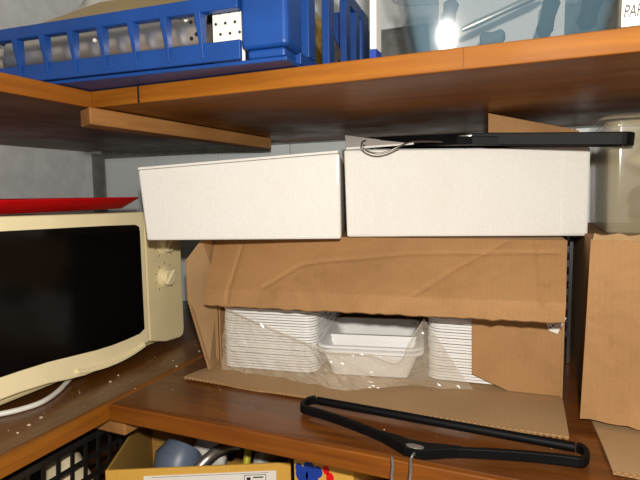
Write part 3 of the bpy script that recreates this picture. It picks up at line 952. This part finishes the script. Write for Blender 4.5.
# thin white pack with blue foot between crate and tub
wp = thing('slim_pack', 'slim white pack with blue lower band between crate and tub', 'pack', (-0.180, 0.66, ZS))
MB().box(-0.1825, -0.1745, 0.590, 0.612, ZS, ZS + 0.014).build('band', 'blue_print', wp)
MB().box(-0.1825, -0.1745, 0.590, 0.612, ZS + 0.0142, ZS + 0.15).build('body', 'white_card', wp, bevel=0.001)

# translucent tub with kitchen tools
t1 = tub('storage_tub', 'bluish translucent tub of kitchen tools on the upper shelf', -0.156, 0.048, 0.626, 0.83, ZS, ZS + 0.15, 0.030, 'tub', 0.016, ang=math.radians(13))
def knife(label, p, q, r, mat='black', name='knife_handle'):
    p, q = Vector(p), Vector(q)
    o = MB().tube([p, p.lerp(q, .15), p.lerp(q, .5), p.lerp(q, .85), q], [r * .6, r, r * .82, r * 1.05, r * .5], 12).build(name, mat)
    return tag(smooth_by_angle(o, 50), label, 'utensil')
knife('steel rod leaning across the inside of the bluish tub', P(462, 30, 1, 0.640), P(545, -8, 1, 0.655), 0.0045, 'steel', 'steel_rod')
knife('black handled utensil standing against the tub front under the rod end', P(543, 36, 1, 0.660), P(553, -4, 1, 0.665), 0.0095)
knife('short black handle beside the wide dark one in the bluish tub', P(585, 28, 1, 0.668), P(594, -6, 1, 0.672), 0.0115)
knife('dark handle behind the glossy spot of the bluish tub', P(447, 30, 1, 0.640), P(452, 0, 1, 0.645), 0.0090, 'grey_cloth')
knife('dark knob lying on the bottom of the bluish tub', P(480, 40, 1, 0.650), P(505, 36, 1, 0.655), 0.0085, 'grey_cloth', 'knob')
tag(MB().box(-0.13, 0.03, 0.745, 0.750, ZS + 0.008, ZS + 0.12).build('cutting_board', 'paper', bevel=0.001), 'white flat board standing inside the bluish tub', 'board')
tag(MB().box(-0.125, 0.028, 0.725, 0.732, ZS + 0.008, ZS + 0.034).build('blue_strip', 'greyblue', bevel=0.001),
    'grey blue strip standing before the white board in the tub', 'strip')

# white labelled box beside the tub
lb = thing('labelled_box', 'slim pale plastic box with handwritten white label beside the bluish tub', 'box', (0.18, 0.592, ZS))
MB().box(0.0715, 0.29, 0.580, 0.604, ZS, ZS + 0.13).build('body', 'tub2', lb, bevel=0.006)
lab = MB().box(0.0725, 0.150, 0.5788, 0.5798, ZS + 0.002, ZS + 0.044).build('label_sheet', 'paper', lb)
fc = bpy.data.curves.new('lettering', 'FONT')
fc.body = 'PAR'
fc.size = 0.0165
fc.shear = 0.2
fo = bpy.data.objects.new('lettering_source', fc)
COL.objects.link(fo)
bpy.context.view_layer.update()
me = bpy.data.meshes.new_from_object(fo.evaluated_get(bpy.context.evaluated_depsgraph_get()))
bpy.data.objects.remove(fo)
lt = bpy.data.objects.new('lettering', me)
me.materials.clear(); me.materials.append(M['ink'])
COL.objects.link(lt)
lt.parent = lab
lt.matrix_local = Matrix.Translation((0.0738, 0.5784, ZS + 0.0105)) @ Matrix.Diagonal((0.55, 1, 1, 1)) @ Matrix.Rotation(math.radians(90), 4, 'X')

# ================================================================== UNDER THE MIDDLE SHELF
# yellow carton with things in it
ya = math.radians(26)
yu, yv = Vector((math.cos(ya), math.sin(ya), 0)), Vector((-math.sin(ya), math.cos(ya), 0))
Y0 = P(105, 471, 2, -0.10); YZ0 = -0.3185; YZ1 = -0.10
YL, YD, YT = 0.285, 0.24, 0.004
def Y(a, b, z):
    p = Y0 + yu * a + yv * b
    return Vector((p.x, p.y, z))
def ybox(a0, a1, b0, b1, z0, z1):
    q = [(a0, b0), (a1, b0), (a1, b1), (a0, b1)]
    return MB().hexa([Y(a, b, z0) for a, b in q], [Y(a, b, z1) for a, b in q])
yb = thing('yellow_carton', 'open yellow carton full of odds and ends under the middle shelf', 'box', Y(YL / 2, YD / 2, YZ0))
ybox(0, YL, 0, YD, YZ0, YZ0 + 0.004).build('floor_panel', 'yellow_in', yb)
fp = ybox(0, YL, 0, YT, YZ0 + 0.0042, YZ1).build('front_panel', 'yellow_card', yb, bevel=0.0008)
ybox(0, YT, YT + .0002, YD, YZ0 + 0.0042, YZ1).build('side_panel', 'yellow_in', yb, bevel=0.0008)
ybox(YL - YT, YL, YT + .0002, YD, YZ0 + 0.0042, YZ1 - 0.004).build('side_panel', 'yellow_in', yb, bevel=0.0008)
ybox(YT + .0002, YL - YT - .0002, YD - YT, YD, YZ0 + 0.0042, YZ1 - 0.006).build('back_panel', 'yellow_in', yb, bevel=0.0008)
lbl = ybox(0.058, 0.262, -0.0008, -0.0001, YZ1 - 0.12, YZ1 - 0.011).build('paper_label', 'paper', fp)
md = MB()
for a0, a1, z0, z1 in ((0.212, 0.246, 0.016, 0.0168), (0.212, 0.246, 0.030, 0.0308), (0.212, 0.2128, 0.016, 0.0308), (0.2452, 0.246, 0.016, 0.0308), (0.226, 0.242, 0.0195, 0.0215), (0.216, 0.222, 0.020, 0.027), (0.07, 0.25, 0.0132, 0.0136)):
    q = [(a0, -0.0009), (a1, -0.0009), (a1, -0.0012), (a0, -0.0012)]
    md.hexa([Y(a, b, YZ1 - z1) for a, b in q], [Y(a, b, YZ1 - z0) for a, b in q])
md.build('printed_marks', 'ink', lbl)
# contents
o = MB().tube([Y(0.075, 0.10, -0.21), Y(0.088, 0.11, -0.137), Y(0.094, 0.12, -0.125)], [0.042, 0.042, 0.030], 24).build('plastic_bottle', 'greyblue', smooth=False)
tag(smooth_by_angle(o, 50), 'dull grey-blue bottle lying in the yellow carton', 'bottle')
tag(lump('white_bag', Y(0.135, 0.165, -0.16), 0.034, 0.030, 0.042, 'paper', 21, 0.3), 'small crumpled white bag in the yellow carton', 'bag')
tag(lump('white_pouch', Y(0.248, 0.115, -0.155), 0.019, 0.05, 0.048, 'crumple', 25, 0.2), 'pale grey pouch at the end of the yellow carton', 'pouch')
o = MB().tube(spline([Y(0.125, 0.045, -0.135), Y(0.145, 0.055, -0.118), Y(0.165, 0.075, -0.112), Y(0.195, 0.10, -0.120)], 5), 0.009, 12).build('steel_spout', 'steel', smooth=True)
tag(o, 'curved shiny steel spout among the things in the yellow carton', 'spout')
o = MB().tube(spline([Y(0.175, 0.13, -0.15), Y(0.18, 0.12, -0.115), Y(0.20, 0.14, -0.105)], 5), 0.010, 10).build('black_tool', 'black', smooth=True)
tag(o, 'black tool handle among the things in the yellow carton', 'tool')
o = MB().tube(spline([Y(0.208, 0.06, -0.14), Y(0.212, 0.075, -0.115), Y(0.206, 0.10, -0.105), Y(0.212, 0.12, -0.11)], 5), 0.0065, 10).build('green_clip', 'lime', smooth=True)
tag(o, 'yellow-green plastic clip in the yellow carton', 'clip')

# black lattice basket under the side shelf
bx0, bx1, by0, by1, bz0, bz1 = -1.02, -0.668, 0.16, 0.672, -0.3185, -0.068
bk_ = thing('lattice_basket', 'black lattice basket under the microwave shelf', 'basket', ((bx0 + bx1) / 2, (by0 + by1) / 2, bz0))
rim = MB()
t_ = 0.010
MB().box(bx1 - t_, bx1 + 0.004, by0, by1, bz1 - 0.013, bz1).build('rim', 'black2', bk_, bevel=0.002)
MB().box(bx0, bx0 + t_, by0, by1, bz1 - 0.013, bz1).build('rim', 'black2', bk_, bevel=0.002)
MB().box(bx0 + t_, bx1 - t_, by1 - t_, by1, bz1 - 0.013, bz1).build('rim', 'black2', bk_, bevel=0.002)
MB().box(bx0 + t_, bx1 - t_, by0, by0 + t_, bz1 - 0.013, bz1).build('rim', 'black2', bk_, bevel=0.002)
MB().box(bx0 + 0.02, bx1 - 0.02, by0 + 0.02, by1 - 0.02, bz0, bz0 + 0.004).build('base', 'black2', bk_)
NR, NC = 7, 19
zz = lambda j: bz1 - 0.013 - (bz1 - 0.013 - bz0) * j / NR
xx = lambda j: bx1 - 0.003 - 0.020 * j / NR
for j in range(1, NR + 1):
    MB().box(xx(j) - 0.0035, xx(j), by0 + 0.004, by1 - 0.004, max(zz(j) - 0.0035, bz0 + 0.0005), zz(j) + 0.0035).build('lattice_bar', 'black2', bk_)
for i in range(NC + 1):
    y = by0 + 0.006 + (by1 - by0 - 0.012) * i / NC
    MB().hexa([(xx(NR) - 0.003, y - 0.003, bz0), (xx(NR) + 0.0002, y - 0.003, bz0), (xx(NR) + 0.0002, y + 0.003, bz0), (xx(NR) - 0.003, y + 0.003, bz0)],
              [(xx(0) - 0.003, y - 0.003, zz(0)), (xx(0) + 0.0002, y - 0.003, zz(0)), (xx(0) + 0.0002, y + 0.003, zz(0)), (xx(0) - 0.003, y + 0.003, zz(0))]).build('lattice_post', 'black2', bk_)
for k in range(5):
    y = by0 + 0.07 + k * 0.095
    tag(lump('paper_roll', (-0.750, y, -0.225), 0.050, 0.044, 0.095, 'beige', 30 + k, 0.18),
        ['beige paper bundle at the open end of the lattice basket', 'beige paper bundle second in the row inside the lattice basket', 'beige paper bundle in the middle of the row in the lattice basket',
         'beige paper bundle next to last towards the yellow carton', 'beige paper bundle in the lattice basket, closest to the yellow carton'][k], 'bundle', 'beige bundles in the lattice basket')

# printed yellow and blue pack with a brown wrapped parcel beside it
pkx = P(291, 470, 1, 0.64)
pc = thing('printed_pack', 'yellow pack with blue flower print under the shelf edge', 'pack', (-0.27, 0.70, -0.3185))
MB().box(-0.318, -0.225, 0.640, 0.80, -0.3185, -0.066).build('body', 'yellow_card', pc, bevel=0.002)
md = MB()
for (a, b, r_) in ((302, 474, 0.010), (309, 468, 0.0085), (312, 477, 0.010), (305, 482, 0.009), (318, 472, 0.007), (299, 468, 0.006)):
    p = P(a, b, 1, 0.6396)
    md.loops([[(p.x + r_ * math.cos(x), 0.6396 - z, p.z + 1.25 * r_ * math.sin(x)) for x in [2 * math.pi * k / 16 for k in range(16)]] for z in (0, 0.0004 + 0.0001 * r_ * 100)])
md.build('flower_print', 'blue_print', pc)
md = MB()
for (a, b, r_) in ((326, 470, 0.005), (330, 478, 0.006)):
    p = P(a, b, 1, 0.6396)
    md.loops([[(p.x + r_ * math.cos(x), 0.6396 - z, p.z + 1.4 * r_ * math.sin(x)) for x in [2 * math.pi * k / 16 for k in range(16)]] for z in (0, 0.0005)])
md.build('red_print', 'red', pc)
tag(lump('wrapped_parcel', (-0.10, 0.735, -0.165), 0.105, 0.085, 0.09, 'card', 44, 0.25), 'brown wrapped parcel beside the printed yellow pack', 'parcel')
